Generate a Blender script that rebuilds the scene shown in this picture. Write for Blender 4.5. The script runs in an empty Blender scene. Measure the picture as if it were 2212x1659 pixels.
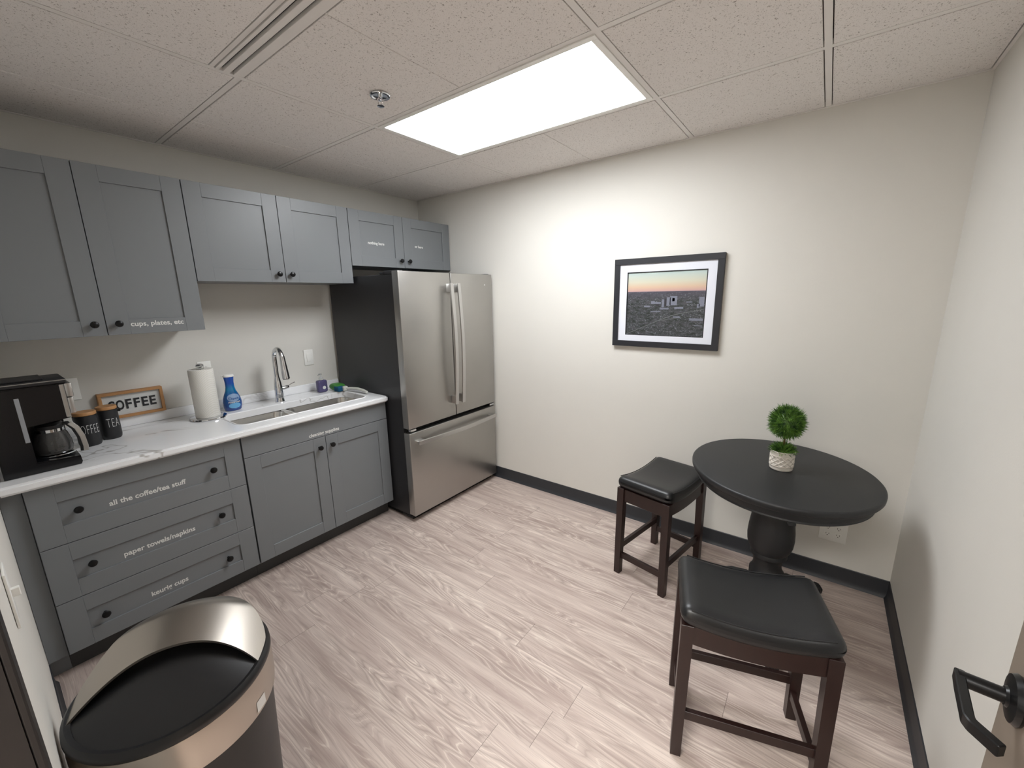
import bpy, bmesh, math, random
from mathutils import Vector, Matrix
random.seed(7)
S = bpy.context.scene
COL = S.collection
PI = math.pi

# ------------------------------------------------------------------ camera
cd = bpy.data.cameras.new('camera')
cam = bpy.data.objects.new('camera', cd)
COL.objects.link(cam)
cam.location = (3.0418, -2.6558, 1.5797)
cam.rotation_euler = (1.3553, 0.0178, 0.6453)
cd.sensor_fit = 'HORIZONTAL'
cd.sensor_width = 36.0
cd.lens = 886.3 / 2212 * 36
cd.shift_x = 0.5 / 2212
cd.shift_y = 4.7 / 2212
cd.clip_start = 0.02
S.camera = cam
# ------------------------------------------------------------------ world, exposure
w = bpy.data.worlds.new('world'); S.world = w; w.use_nodes = True
w.node_tree.nodes['Background'].inputs[0].default_value = (0.5, 0.5, 0.55, 1)
w.node_tree.nodes['Background'].inputs[1].default_value = 0.05
S.view_settings.view_transform = 'Standard'
S.view_settings.look = 'None'
S.view_settings.gamma = 1.0
S.view_settings.use_curve_mapping = False
S.view_settings.exposure = 0.30
LAMP_STRENGTH = 16.9
CORRIDOR_FILL_STRENGTH = 40.0  # emission of the unseen fill panel added behind the doorway

W, H, YF = 3.469, 2.430, -2.697        # room width, ceiling height, front wall plane

# ------------------------------------------------------------------ material helpers
def srgb(r, g, b):
    f = lambda c: (c / 255 / 12.92) if c / 255 <= 0.04045 else ((c / 255 + 0.055) / 1.055) ** 2.4
    return (f(r), f(g), f(b), 1)

class NT:
    def __init__(s, name):
        s.m = bpy.data.materials.new(name); s.m.use_nodes = True
        s.t = s.m.node_tree; s.b = s.t.nodes['Principled BSDF']
    def n(s, typ, **kw):
        nd = s.t.nodes.new(typ)
        for k, v in kw.items():
            if k.startswith('i_'):
                nd.inputs[int(k[2:])].default_value = v
            else:
                setattr(nd, k, v)
        return nd
    def l(s, a, b): s.t.links.new(a, b)
    def val(s, x, sock):
        if hasattr(x, 'links') or isinstance(x, bpy.types.NodeSocket): s.l(x, sock)
        else: sock.default_value = x
    def math(s, op, a, b=0.0, c=0.0):
        nd = s.t.nodes.new('ShaderNodeMath'); nd.operation = op
        for i, x in enumerate((a, b, c)): s.val(x, nd.inputs[i])
        return nd.outputs[0]
    def mix(s, f, a, b):
        nd = s.t.nodes.new('ShaderNodeMix'); nd.data_type = 'RGBA'
        s.val(f, nd.inputs[0]); s.val(a, nd.inputs[6]); s.val(b, nd.inputs[7])
        return nd.outputs[2]
    def ramp(s, f, *stops):
        nd = s.t.nodes.new('ShaderNodeValToRGB'); s.val(f, nd.inputs[0])
        e = nd.color_ramp.elements
        while len(e) < len(stops): e.new(0.5)
        for el, (p, c) in zip(e, stops):
            el.position = p; el.color = c if len(c) == 4 else (*c, 1)
        return nd.outputs[0]
    def coords(s, scale=(1, 1, 1), loc=(0, 0, 0), rot=(0, 0, 0), kind='Object'):
        tc = s.t.nodes.new('ShaderNodeTexCoord'); mp = s.t.nodes.new('ShaderNodeMapping')
        s.l(tc.outputs[kind], mp.inputs[0])
        mp.inputs[1].default_value = loc; mp.inputs[2].default_value = rot; mp.inputs[3].default_value = scale
        return mp.outputs[0]
    def noise(s, vec, scale, detail=3, rough=0.5, dist=0.0):
        nd = s.t.nodes.new('ShaderNodeTexNoise'); s.l(vec, nd.inputs['Vector'])
        nd.inputs['Scale'].default_value = scale; nd.inputs['Detail'].default_value = detail
        nd.inputs['Roughness'].default_value = rough; nd.inputs['Distortion'].default_value = dist
        return nd.outputs[0]
    def bump(s, h, strength=0.2, dist=0.002):
        nd = s.t.nodes.new('ShaderNodeBump'); s.l(h, nd.inputs['Height'])
        nd.inputs['Strength'].default_value = strength; nd.inputs['Distance'].default_value = dist
        s.l(nd.outputs[0], s.b.inputs['Normal'])
    def set(s, **kw):
        names = dict(color='Base Color', rough='Roughness', metal='Metallic', coat='Coat Weight', ior='IOR',
                     trans='Transmission Weight', spec='Specular IOR Level', aniso='Anisotropic', coatr='Coat Roughness',
                     emit='Emission Strength', emitc='Emission Color', alpha='Alpha')
        for k, v in kw.items(): s.val(v, s.b.inputs[names[k]])
        return s

def simple(name, col, rough=0.5, metal=0.0, var=0.06, scale=30, bump=0.0, bscale=300, bdist=0.001, **kw):
    """a procedural material: a base colour with slight noise variation and optional fine bump"""
    t = NT(name); v = t.coords()
    n = t.noise(v, scale, 4)
    c2 = tuple(max(0, x * (1 - var)) for x in col[:3]) + (1,)
    t.set(color=t.mix(n, col, c2), rough=rough, metal=metal, **kw)
    if bump: t.bump(t.noise(v, bscale, 3), bump, bdist)
    return t.m

MAT = {}
MAT['wall'] = simple('wall_paint', srgb(219, 216, 209), 0.75, var=0.03, scale=6, bump=0.25, bscale=160, bdist=0.0008)
MAT['cab'] = simple('grey_cabinet_paint', srgb(122, 125, 128), 0.38, var=0.03, scale=12, bump=0.05, bscale=400)
MAT['toe'] = simple('toe_kick_dark_grey', srgb(66, 66, 66), 0.6, var=0.08, scale=20)
MAT['rubber'] = simple('black_rubber_base', srgb(48, 50, 54), 0.5, var=0.08, scale=20)
MAT['tbar'] = simple('ceiling_bar_paint', srgb(236, 232, 228), 0.6, var=0.03)
MAT['gap'] = simple('ceiling_gap_dark', srgb(60, 58, 55), 0.9)
MAT['blackmetal'] = simple('black_knob_metal', srgb(20, 20, 21), 0.3, metal=0.4)
MAT['blackplastic'] = simple('black_plastic', srgb(26, 26, 28), 0.42, bump=0.15, bscale=700, bdist=0.0004)
MAT['glossblack'] = simple('gloss_black_plastic', srgb(13, 14, 18), 0.22)
MAT['chrome'] = simple('chrome', (0.72, 0.73, 0.75, 1), 0.08, metal=1.0, var=0.03)
MAT['white'] = simple('white_plastic', srgb(242, 241, 236), 0.35, var=0.02)
MAT['whiteletter'] = simple('white_vinyl_letter', srgb(225, 225, 222), 0.5, var=0.02)
MAT['slotdark'] = simple('slot_dark', srgb(18, 17, 16), 0.9)
MAT['tablepaint'] = simple('black_table_paint', srgb(29, 30, 32), 0.48, var=0.12, scale=60, bump=0.08, bscale=500)
MAT['matboard'] = simple('mat_board_white', srgb(222, 224, 232), 0.8, var=0.02)
MAT['frameblack'] = simple('frame_black', srgb(36, 37, 42), 0.45, var=0.1)
MAT['doorleaf'] = simple('door_leaf_taupe', srgb(130, 118, 106), 0.55, var=0.08, scale=8)
MAT['doorframe'] = simple('door_frame_dark', srgb(30, 26, 25), 0.5, var=0.1)
MAT['lightwood'] = simple('light_wood', srgb(188, 138, 88), 0.5, var=0.25, scale=25)
MAT['boardwhite'] = simple('letter_board_white', srgb(214, 214, 212), 0.7, var=0.02)
MAT['letterblack'] = simple('letter_black', srgb(25, 26, 30), 0.4)
MAT['ceramicblack'] = simple('black_stoneware', srgb(32, 32, 34), 0.45, var=0.1, bump=0.1, bscale=200)
MAT['ceramicwhite'] = simple('white_stoneware', srgb(205, 198, 188), 0.6, var=0.12, scale=60, bump=0.2, bscale=300)
MAT['stem'] = simple('plant_stem', srgb(84, 72, 34), 0.8)
MAT['greenplastic'] = simple('green_plastic', srgb(70, 140, 60), 0.35)
MAT['bluesponge'] = simple('blue_sponge', srgb(18, 92, 130), 0.8, var=0.3, scale=300, bump=0.4, bscale=600)
MAT['clearwhite'] = simple('milky_plastic', srgb(222, 222, 214), 0.25, var=0.03)
MAT['greyplastic'] = simple('grey_plastic', srgb(150, 152, 155), 0.4)

# stainless steel, brushed
def steel(name, col, rough, aniso_rot_axis='z', stretch=(4, 4, 400), bstr=0.03, metal=1.0):
    t = NT(name); v = t.coords(scale=stretch)
    n = t.noise(v, 1.0, 5, 0.6)
    n2 = t.noise(t.coords(), 3.0, 2)
    c2 = tuple(x * 0.86 for x in col[:3]) + (1,)
    r = t.math('MULTIPLY_ADD', n, 0.12, rough - 0.05)
    t.set(color=t.mix(n2, col, c2), rough=r, metal=metal)
    t.bump(n, bstr, 0.001)
    return t.m
MAT['steel'] = steel('brushed_steel', srgb(184, 182, 178), 0.36, stretch=(2, 2, 500))
MAT['steelhandle'] = steel('brushed_handle_steel', srgb(205, 204, 202), 0.30, stretch=(300, 300, 3))
MAT['steelside'] = simple('fridge_side_charcoal', srgb(46, 46, 49), 0.42, var=0.08, bump=0.12, bscale=900, bdist=0.0003)
MAT['sinksteel'] = simple('sink_steel', srgb(212, 210, 206), 0.24, metal=1.0, var=0.05, scale=4)
MAT['cansteel'] = simple('can_steel', srgb(182, 175, 166), 0.31, metal=1.0, var=0.04, scale=3)

# leather
t = NT('black_leather'); v = t.coords()
vo = t.n('ShaderNodeTexVoronoi'); vo.inputs['Scale'].default_value = 420; t.l(v, vo.inputs['Vector'])
t.set(color=t.mix(t.noise(v, 14, 3), srgb(27, 28, 29), srgb(19, 19, 21)), rough=0.38)
t.bump(vo.outputs['Distance'], 0.12, 0.0006); MAT['leather'] = t.m
# espresso wood
t = NT('espresso_wood'); v = t.coords(scale=(30, 30, 2.5))
n = t.noise(v, 1.5, 5, 0.6, 0.5)
t.set(color=t.mix(n, srgb(44, 25, 21), srgb(28, 16, 14)), rough=0.36); t.bump(n, 0.06, 0.001); MAT['espresso'] = t.m
# paper towel, quilted
t = NT('paper_towel'); v = t.coords(scale=(1, 1, 1))
wv = t.n('ShaderNodeTexWave'); wv.bands_direction = 'DIAGONAL'; wv.inputs['Scale'].default_value = 55; wv.inputs['Distortion'].default_value = 1.5
t.l(v, wv.inputs['Vector'])
t.set(color=t.mix(wv.outputs['Fac'], srgb(232, 230, 224), srgb(222, 219, 210)), rough=0.9)
t.bump(wv.outputs['Fac'], 0.35, 0.0015); MAT['towel'] = t.m
# ceiling tile: flecked mineral fibre
t = NT('ceiling_tile'); v = t.coords()
dv = t.coords(scale=(1, 0.8, 1))
n1 = t.noise(dv, 185, 3, 0.55, 0.9)
fl = t.ramp(n1, (0.345, (0, 0, 0)), (0.385, (1, 1, 1)))
n2 = t.noise(v, 420, 2)
fl2 = t.ramp(n2, (0.30, (0, 0, 0)), (0.36, (1, 1, 1)))
base = t.mix(t.noise(v, 900, 2), srgb(243, 239, 236), srgb(232, 227, 223))
c = t.mix(fl, srgb(170, 163, 157), base)
c = t.mix(fl2, srgb(182, 175, 168), c)
t.set(color=c, rough=0.95, spec=0.1); t.bump(fl, 0.3, 0.0012); MAT['tile'] = t.m
# marble worktop
t = NT('marble_laminate'); v = t.coords(scale=(1.0, 0.55, 1.0), rot=(0, 0, 0.35))
n = t.noise(v, 1.9, 4, 0.55, 0.9)
d = t.math('ABSOLUTE', t.math('SUBTRACT', n, 0.5))
vein = t.ramp(d, (0.0, (.7, .7, .7)), (0.0035, (0.35, 0.35, 0.35)), (0.008, (0, 0, 0)))
msk = t.ramp(t.noise(v, 2.6, 2), (0.47, (0, 0, 0)), (0.56, (1, 1, 1)))
n3 = t.noise(t.coords(loc=(3, 1, 0), rot=(0, 0, -0.3), scale=(1, .5, 1)), 4.0, 4, 0.5, 1.0)
d3 = t.math('ABSOLUTE', t.math('SUBTRACT', n3, 0.52))
vein2 = t.ramp(d3, (0.0, (.5, .5, .5)), (0.004, (0, 0, 0)))
msk2 = t.ramp(t.noise(t.coords(loc=(7, 2, 1)), 2.2, 1), (0.52, (0, 0, 0)), (0.6, (1, 1, 1)))
vv = t.math('MULTIPLY', vein, msk)
vv2 = t.math('MULTIPLY', vein2, msk2)
base = t.mix(t.noise(v, 3.0, 3), srgb(246, 246, 246), srgb(236, 237, 239))
c = t.mix(vv, base, srgb(150, 144, 138)); c = t.mix(vv2, c, srgb(170, 166, 162))
t.set(color=c, rough=0.14); MAT['marble'] = t.m
# vinyl plank floor
t = NT('vinyl_plank'); tc = t.n('ShaderNodeTexCoord')
sp = t.n('ShaderNodeSeparateXYZ'); t.l(tc.outputs['Object'], sp.inputs[0])
X, Y = sp.outputs[0], sp.outputs[1]
PW, PL = 0.162, 1.22
ry = t.math('DIVIDE', t.math('ADD', Y, 1.547 + PW * 20), PW)
row = t.math('FLOOR', ry); fy = t.math('FRACT', ry)
wn = t.n('ShaderNodeTexWhiteNoise', noise_dimensions='1D'); t.l(row, wn.inputs['W'])
rx = t.math('ADD', t.math('DIVIDE', X, PL), t.math('MULTIPLY', wn.outputs[0], 7.3))
colm = t.math('FLOOR', rx); fx = t.math('FRACT', rx)
cid = t.n('ShaderNodeCombineXYZ'); t.l(row, cid.inputs[0]); t.l(colm, cid.inputs[1])
wn2 = t.n('ShaderNodeTexWhiteNoise', noise_dimensions='2D'); t.l(cid.outputs[0], wn2.inputs['Vector'])
pid = wn2.outputs[0]
off = t.math('MULTIPLY', pid, 53.0)
gv = t.n('ShaderNodeCombineXYZ')
t.l(t.math('ADD', t.math('MULTIPLY', X, 1.15), off), gv.inputs[0])
t.l(t.math('ADD', t.math('MULTIPLY', Y, 8.0), off), gv.inputs[1]); t.l(off, gv.inputs[2])
g = gv.outputs[0]
nb = t.noise(g, 1.2, 2.6, 0.40, 0.12)
rings = t.math('FRACT', t.math('MULTIPLY', nb, 17.0))
tri = t.math('ABSOLUTE', t.math('SUBTRACT', rings, 0.5))
dark = t.ramp(tri, (0.0, (1, 1, 1)), (0.12, (0.45, 0.45, 0.45)), (0.34, (0, 0, 0)))
lite = t.ramp(tri, (0.40, (0, 0, 0)), (0.5, (1, 1, 1)))
gs = t.n('ShaderNodeCombineXYZ')
t.l(t.math('MULTIPLY', X, 5.0), gs.inputs[0]); t.l(t.math('MULTIPLY', Y, 240.0), gs.inputs[1]); t.l(off, gs.inputs[2])
streak = t.noise(gs.outputs[0], 1.0, 4, 0.6)
gs2 = t.n('ShaderNodeCombineXYZ')
t.l(t.math('MULTIPLY', X, 1.6), gs2.inputs[0]); t.l(t.math('MULTIPLY', Y, 22.0), gs2.inputs[1]); t.l(off, gs2.inputs[2])
soft = t.noise(gs2.outputs[0], 1.0, 3, 0.5)
patch = t.ramp(t.noise(g, 1.3, 2), (0.38, (.12, .12, .12)), (0.56, (1, 1, 1)))
c = t.mix(t.ramp(soft, (0.3, (0, 0, 0)), (0.7, (1, 1, 1))), srgb(172, 154, 146), srgb(212, 197, 187))
c = t.mix(t.math('MULTIPLY', dark, t.math('MULTIPLY', patch, 0.55)), c, srgb(136, 120, 112))
c = t.mix(t.math('MULTIPLY', lite, t.math('MULTIPLY', patch, 0.60)), c, srgb(230, 219, 207))
c = t.mix(t.ramp(streak, (0.38, (.40, .40, .40)), (0.49, (0, 0, 0))), c, srgb(142, 125, 117))
c = t.mix(t.math('MULTIPLY', pid, 0.16), c, srgb(156, 140, 132))
ey = t.math('MULTIPLY', t.math('MINIMUM', fy, t.math('SUBTRACT', 1.0, fy)), PW)
ex = t.math('MULTIPLY', t.math('MINIMUM', fx, t.math('SUBTRACT', 1.0, fx)), PL)
seam = t.math('MAXIMUM', t.math('MULTIPLY', t.math('LESS_THAN', ey, 0.0006), 0.22), t.math('MULTIPLY', t.math('LESS_THAN', ex, 0.0010), 0.6))
c = t.mix(seam, c, srgb(70, 60, 55))
t.set(color=c, rough=t.math('MULTIPLY_ADD', streak, 0.2, 0.36), spec=0.35); t.bump(streak, 0.10, 0.0008); MAT['floor'] = t.m
# lamp diffuser
t = NT('lamp_diffuser'); t.set(color=(0.9, 0.9, 0.9, 1), rough=0.5, emitc=(0.955, 0.985, 1.015, 1), emit=LAMP_STRENGTH); MAT['diffuser'] = t.m
t = NT('corridor_fill_panel'); t.set(color=(0.9, 0.9, 0.9, 1), rough=0.5, emitc=(1.0, 0.98, 0.95, 1), emit=CORRIDOR_FILL_STRENGTH); MAT['fill_panel'] = t.m  # glow of the added corridor fill panel, out of view
# aerial city print
t = NT('city_print'); tc = t.n('ShaderNodeTexCoord'); sp = t.n('ShaderNodeSeparateXYZ'); t.l(tc.outputs['Object'], sp.inputs[0])
zz = sp.outputs[2]
v = t.coords(scale=(1, 1, 2.6))
sky = t.ramp(t.math('MULTIPLY_ADD', zz, 5.2, 0.0), (0.38, srgb(150, 130, 146)), (0.42, srgb(196, 158, 150)), (0.54, srgb(208, 180, 154)), (0.70, srgb(202, 198, 178)), (0.98, srgb(180, 196, 192)))
spk = t.ramp(t.noise(v, 95, 5, 0.75), (0.50, srgb(52, 55, 56)), (0.58, srgb(104, 106, 112)), (0.70, srgb(196, 202, 212)))
veg = t.mix(t.ramp(t.noise(v, 26, 4, 0.6), (0.4, (0, 0, 0)), (0.6, (1, 1, 1))), srgb(38, 44, 40), srgb(76, 76, 80))
land = t.mix(t.ramp(t.noise(v, 40, 3), (0.42, (0, 0, 0)), (0.6, (1, 1, 1))), veg, spk)
far = t.ramp(t.math('MULTIPLY_ADD', zz, 9.0, 0.3), (0.45, (0, 0, 0)), (0.95, (1, 1, 1)))
land = t.mix(t.math('MULTIPLY', far, 0.6), land, srgb(86, 82, 96))
hor = t.math('GREATER_THAN', zz, 0.076)
t.set(color=t.mix(hor, land, sky), rough=0.35); MAT['print'] = t.m
MAT['bldglight'] = simple('print_light_buildings', srgb(150, 154, 170), 0.35, var=0.75, scale=320)
MAT['bldgdark'] = simple('print_dark_buildings', srgb(60, 58, 64), 0.35, var=0.4, scale=260)
MAT['road'] = simple('print_roads', srgb(118, 122, 122), 0.35, var=0.3, scale=100)
# leaves
t = NT('topiary_leaf'); oi = t.coords()
t.set(color=t.mix(t.ramp(t.noise(oi, 45, 3), (0.35, (0, 0, 0)), (0.65, (1, 1, 1))), srgb(30, 64, 26), srgb(108, 150, 58)), rough=0.5); MAT['leaf'] = t.m
# blue liquid bottle, purple soap, clear
t = NT('blue_bottle_body'); z = t.n('ShaderNodeTexCoord'); sp = t.n('ShaderNodeSeparateXYZ'); t.l(z.outputs['Object'], sp.inputs[0])
c = t.ramp(t.math('MULTIPLY', sp.outputs[2], 4.2), (0.0, srgb(16, 62, 140)), (0.42, srgb(14, 84, 150)), (0.58, srgb(8, 120, 170)), (0.72, srgb(20, 78, 170)), (1.0, srgb(22, 74, 172)))
t.set(color=c, rough=0.15, coat=0.5); MAT['bluebottle'] = t.m
MAT['bluelabel'] = simple('bottle_label_pale', srgb(150, 178, 214), 0.4, var=0.3, scale=90)
MAT['bluelabel2'] = simple('bottle_label_sky', srgb(110, 176, 222), 0.4, var=0.1)
t = NT('purple_soap'); t.set(color=t.mix(t.noise(t.coords(), 20, 2), srgb(112, 106, 144), srgb(92, 86, 128)), rough=0.12, trans=0.35, ior=1.35); MAT['purple'] = t.m
t = NT('clear_plastic'); t.set(color=t.mix(t.noise(t.coords(), 20, 2), (.92, .93, .92, 1), (.85, .87, .86, 1)), rough=0.1, trans=0.75, ior=1.4); MAT['clear'] = t.m
t = NT('dark_glass'); t.set(color=t.mix(t.noise(t.coords(), 20, 2), (.10, .095, .09, 1), (.07, .07, .07, 1)), rough=0.05, trans=0.4, ior=1.45); MAT['glass'] = t.m

# ------------------------------------------------------------------ mesh helpers
class MB:
    def __init__(s): s.bm = bmesh.new()
    def _merge(s, b2, mi=0, smooth=False):
        for f in b2.faces:
            f.material_index = mi; f.smooth = smooth
        me = bpy.data.meshes.new('tmp'); b2.to_mesh(me); b2.free()
        s.bm.from_mesh(me); bpy.data.meshes.remove(me)
    def box(s, x0, x1, y0, y1, z0, z1, bev=0.0, seg=1, mi=0):
        b = bmesh.new()
        vs = [b.verts.new((x, y, z)) for x in (min(x0, x1), max(x0, x1)) for y in (min(y0, y1), max(y0, y1)) for z in (min(z0, z1), max(z0, z1))]
        for q in ((0, 1, 3, 2), (4, 6, 7, 5), (0, 4, 5, 1), (2, 3, 7, 6), (0, 2, 6, 4), (1, 5, 7, 3)):
            b.faces.new([vs[i] for i in q])
        if bev: bmesh.ops.bevel(b, geom=list(b.edges), offset=bev, segments=seg, affect='EDGES', profile=0.5)
        s._merge(b, mi, bool(bev) and seg > 1); return s
    def rbox(s, c, h, r, n=8, fn=None, mi=0, m=None):
        """rounded box: centre, half sizes, radius, n subdivisions, optional vertex function"""
        b = bmesh.new()
        bmesh.ops.create_cube(b, size=2.0)
        bmesh.ops.subdivide_edges(b, edges=list(b.edges), cuts=n, use_grid_fill=True)
        rr = min(r, min(h) * 0.999)
        for v in b.verts:
            p = []
            for k in range(3):
                u = v.co[k]; fl = 1 - rr / h[k]
                # spend extra rows on the rounded border
                a = abs(u)
                cut = (n - 3) / (n + 1) if n > 4 else 0.6
                a2 = a / cut * fl if a <= cut else fl + (a - cut) / (1 - cut) * (1 - fl)
                p.append(math.copysign(a2 * h[k], u))
            q = [max(-(h[k] - rr), min(h[k] - rr, p[k])) for k in range(3)]
            d = Vector([p[k] - q[k] for k in range(3)])
            # cube to sphere for the corner part
            mx = max(abs(x) for x in d)
            if d.length > 1e-9: d = d.normalized() * mx
            v.co = Vector(q) + d
            if fn: v.co = Vector(fn(v.co))
            v.co += Vector(c)
        if m is not None: bmesh.ops.transform(b, matrix=m, verts=b.verts)
        s._merge(b, mi, True); return s
    def lathe(s, prof, c=(0, 0, 0), seg=32, mi=0, fn=None, smooth=True, m=None, sx=1, sy=1):
        b = bmesh.new(); rings = []
        for r, z in prof:
            if r < 1e-6: rings.append([b.verts.new((0, 0, z))])
            else:
                rings.append([b.verts.new((fn(r, z, 2 * PI * i / seg) if fn else (r * math.cos(2 * PI * i / seg), r * math.sin(2 * PI * i / seg), z))) for i in range(seg)])
        for a, d in zip(rings, rings[1:]):
            for i in range(seg):
                j = (i + 1) % seg
                if len(a) == 1 and len(d) == 1: continue
                if len(a) == 1: b.faces.new((a[0], d[j], d[i]))
                elif len(d) == 1: b.faces.new((a[i], a[j], d[0]))
                else: b.faces.new((a[i], a[j], d[j], d[i]))
        for v in b.verts: v.co = Vector((v.co.x * sx, v.co.y * sy, v.co.z))
        if m is not None: bmesh.ops.transform(b, matrix=m, verts=b.verts)
        bmesh.ops.translate(b, vec=Vector(c), verts=b.verts)
        bmesh.ops.recalc_face_normals(b, faces=b.faces)
        s._merge(b, mi, smooth); return s
    def tube(s, pts, r, seg=10, mi=0, cap=True, up=None, flat=None):
        """swept tube; r number or list; flat=(a,b) gives a rectangular section"""
        b = bmesh.new(); P = [Vector(p) for p in pts]; n = len(P); rings = []; prev = None
        for i, p in enumerate(P):
            d = (P[min(i + 1, n - 1)] - P[max(i - 1, 0)]).normalized()
            if prev is None:
                u = Vector(up) if up else (Vector((0, 0, 1)) if abs(d.z) < 0.9 else Vector((1, 0, 0)))
            else: u = prev
            u = (u - d * u.dot(d)).normalized(); prev = u; v = d.cross(u)
            rr = r[i] if isinstance(r, (list, tuple)) else r
            if flat:
                a, c = flat
                rings.append([b.verts.new(p + u * x * a / 2 + v * y * c / 2) for x, y in ((-1, -1), (1, -1), (1, 1), (-1, 1))])
            else:
                rings.append([b.verts.new(p + (u * math.cos(2 * PI * k / seg) + v * math.sin(2 * PI * k / seg)) * rr) for k in range(seg)])
        for a, d in zip(rings, rings[1:]):
            m = len(a)
            for k in range(m): b.faces.new((a[k], a[(k + 1) % m], d[(k + 1) % m], d[k]))
        if cap:
            b.faces.new(rings[0][::-1]); b.faces.new(rings[-1])
        bmesh.ops.recalc_face_normals(b, faces=b.faces)
        if flat: bmesh.ops.bevel(b, geom=[e for e in b.edges], offset=min(flat) * 0.12, segments=1, affect='EDGES')
        s._merge(b, mi, not flat); return s
    def prism(s, pts, z0, z1, mi=0, bev=0.0, seg=2, axis='z', smooth=False):
        """extrude a 2D outline between z0 and z1 (axis x: outline in y,z; axis y: outline in x,z)"""
        b = bmesh.new()
        f = {'z': lambda a, c, h: (a, c, h), 'x': lambda a, c, h: (h, a, c), 'y': lambda a, c, h: (a, h, c)}[axis]
        lo = [b.verts.new(f(a, c, z0)) for a, c in pts]; hi = [b.verts.new(f(a, c, z1)) for a, c in pts]
        n = len(pts); F1 = b.faces.new(lo[::-1]); F2 = b.faces.new(hi)
        for i in range(n): b.faces.new((lo[i], lo[(i + 1) % n], hi[(i + 1) % n], hi[i]))
        bmesh.ops.recalc_face_normals(b, faces=b.faces)
        if bev:
            ed = list(set(list(F1.edges) + list(F2.edges)))
            bmesh.ops.bevel(b, geom=ed, offset=bev, segments=seg, affect='EDGES')
        s._merge(b, mi, smooth); return s
    def quad(s, *p, mi=0):
        vs = [s.bm.verts.new(q) for q in p]; f = s.bm.faces.new(vs); f.material_index = mi; return s
    def build(s, name, mats, parent=None, world=True, sharp=35):
        if not isinstance(mats, (list, tuple)): mats = [mats]
        me = bpy.data.meshes.new(name)
        if parent is not None and world:
            o_ = Vector(parent.location); q = parent.parent
            while q is not None: o_ = o_ + Vector(q.location); q = q.parent
            bmesh.ops.translate(s.bm, vec=-o_, verts=s.bm.verts)
        s.bm.to_mesh(me); s.bm.free()
        try: me.set_sharp_from_angle(angle=math.radians(sharp))
        except Exception: pass
        for k in mats: me.materials.append(MAT[k] if isinstance(k, str) else k)
        o = bpy.data.objects.new(name, me); COL.objects.link(o)
        if parent is not None: o.parent = parent
        return o

def thing(name, label, cat, loc=(0, 0, 0), rz=0, group=None):
    o = bpy.data.objects.new(name, None); COL.objects.link(o); o.empty_display_size = 0.05
    o.location = loc; o.rotation_euler = (0, 0, rz); o['label'] = label; o['category'] = cat
    if group: o['group'] = group
    return o
def tag(o, label, cat, group=None):
    o['label'] = label; o['category'] = cat
    if group: o['group'] = group
    return o
def struct(o): o['kind'] = 'structure'; return o
def copy_tree(o, parent=None):
    c = o.copy(); COL.objects.link(c)
    if parent is not None: c.parent = parent
    for ch in list(o.children): copy_tree(ch, c)
    return c

def text_mesh(body, size, basis, origin, depth=0.0006, sx=1.0, bold=0.0, space=1.0, shear=0.0, fn=None, align='CENTER'):
    """lettering as mesh; basis = (x axis, y axis, normal) in world"""
    cu = bpy.data.curves.new('t', 'FONT'); cu.body = body; cu.size = size; cu.align_x = align; cu.align_y = 'CENTER'
    cu.extrude = depth; cu.offset = bold; cu.space_character = space; cu.shear = shear; cu.resolution_u = 3
    ob = bpy.data.objects.new('t', cu); COL.objects.link(ob)
    dg = bpy.context.evaluated_depsgraph_get(); dg.update()
    me = bpy.data.meshes.new_from_object(ob.evaluated_get(dg))
    bpy.data.objects.remove(ob); bpy.data.curves.remove(cu)
    ex, ey, ez = (Vector(a) for a in basis); og = Vector(origin)
    for v in me.vertices:
        c = v.co.copy(); c.x *= sx
        v.co = fn(c) if fn else og + ex * c.x + ey * c.y + ez * c.z
    return me
def add_mesh(mb, me, mi=0):
    n0 = len(mb.bm.faces); mb.bm.from_mesh(me); bpy.data.meshes.remove(me)
    mb.bm.faces.ensure_lookup_table()
    for f in mb.bm.faces[n0:]: f.material_index = mi
CABX = ((0, 1, 0), (0, 0, 1), (1, 0, 0))      # facing +x
BACKY = ((1, 0, 0), (0, 0, 1), (0, -1, 0))    # facing -y

# ================================================================== room shell
struct(MB().box(-0.1, W + 0.1, -4.2, 0.1, -0.05, 0.0).build('floor', 'floor'))
struct(MB().box(-0.1, 0.0, YF - 0.12, 0.1, 0, 2.6).build('wall_left', 'wall'))
struct(MB().box(0.0, W, 0.0, 0.1, 0, 2.6).build('wall_back', 'wall'))
struct(MB().box(W, W + 0.1, YF - 0.12, 0.1, 0, 2.6).build('wall_right', 'wall'))
DX0, DX1, DH = 2.375, 3.28, 2.08
m = MB()
m.box(0.0, DX0 - 0.04, YF - 0.12, YF, 0, 2.6); m.box(DX1 + 0.04, W, YF - 0.12, YF, 0, 2.6)
m.box(DX0 - 0.04, DX1 + 0.04, YF - 0.12, YF, DH + 0.04, 2.6)
struct(m.build('wall_front', 'wall'))
# corridor seen only through the doorway and in reflections
m = MB(); m.box(0.4, 4.6, -4.3, -4.2, 0, 2.6); m.box(0.3, 0.4, -4.2, YF - 0.12, 0, 2.6); m.box(4.6, 4.7, -4.2, YF - 0.12, 0, 2.6)
m.box(W + 0.1, 4.6, YF - 0.12, YF - 0.02, 0, 2.6)
struct(m.build('wall_corridor', 'wall'))
struct(MB().box(W + 0.1, 4.7, -4.2, YF - 0.12, -0.05, 0.0).build('floor_corridor', 'floor'))
struct(MB().box(0.3, 4.7, -4.3, YF - 0.12, 2.5, 2.56).build('ceiling_corridor', 'tbar'))
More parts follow.
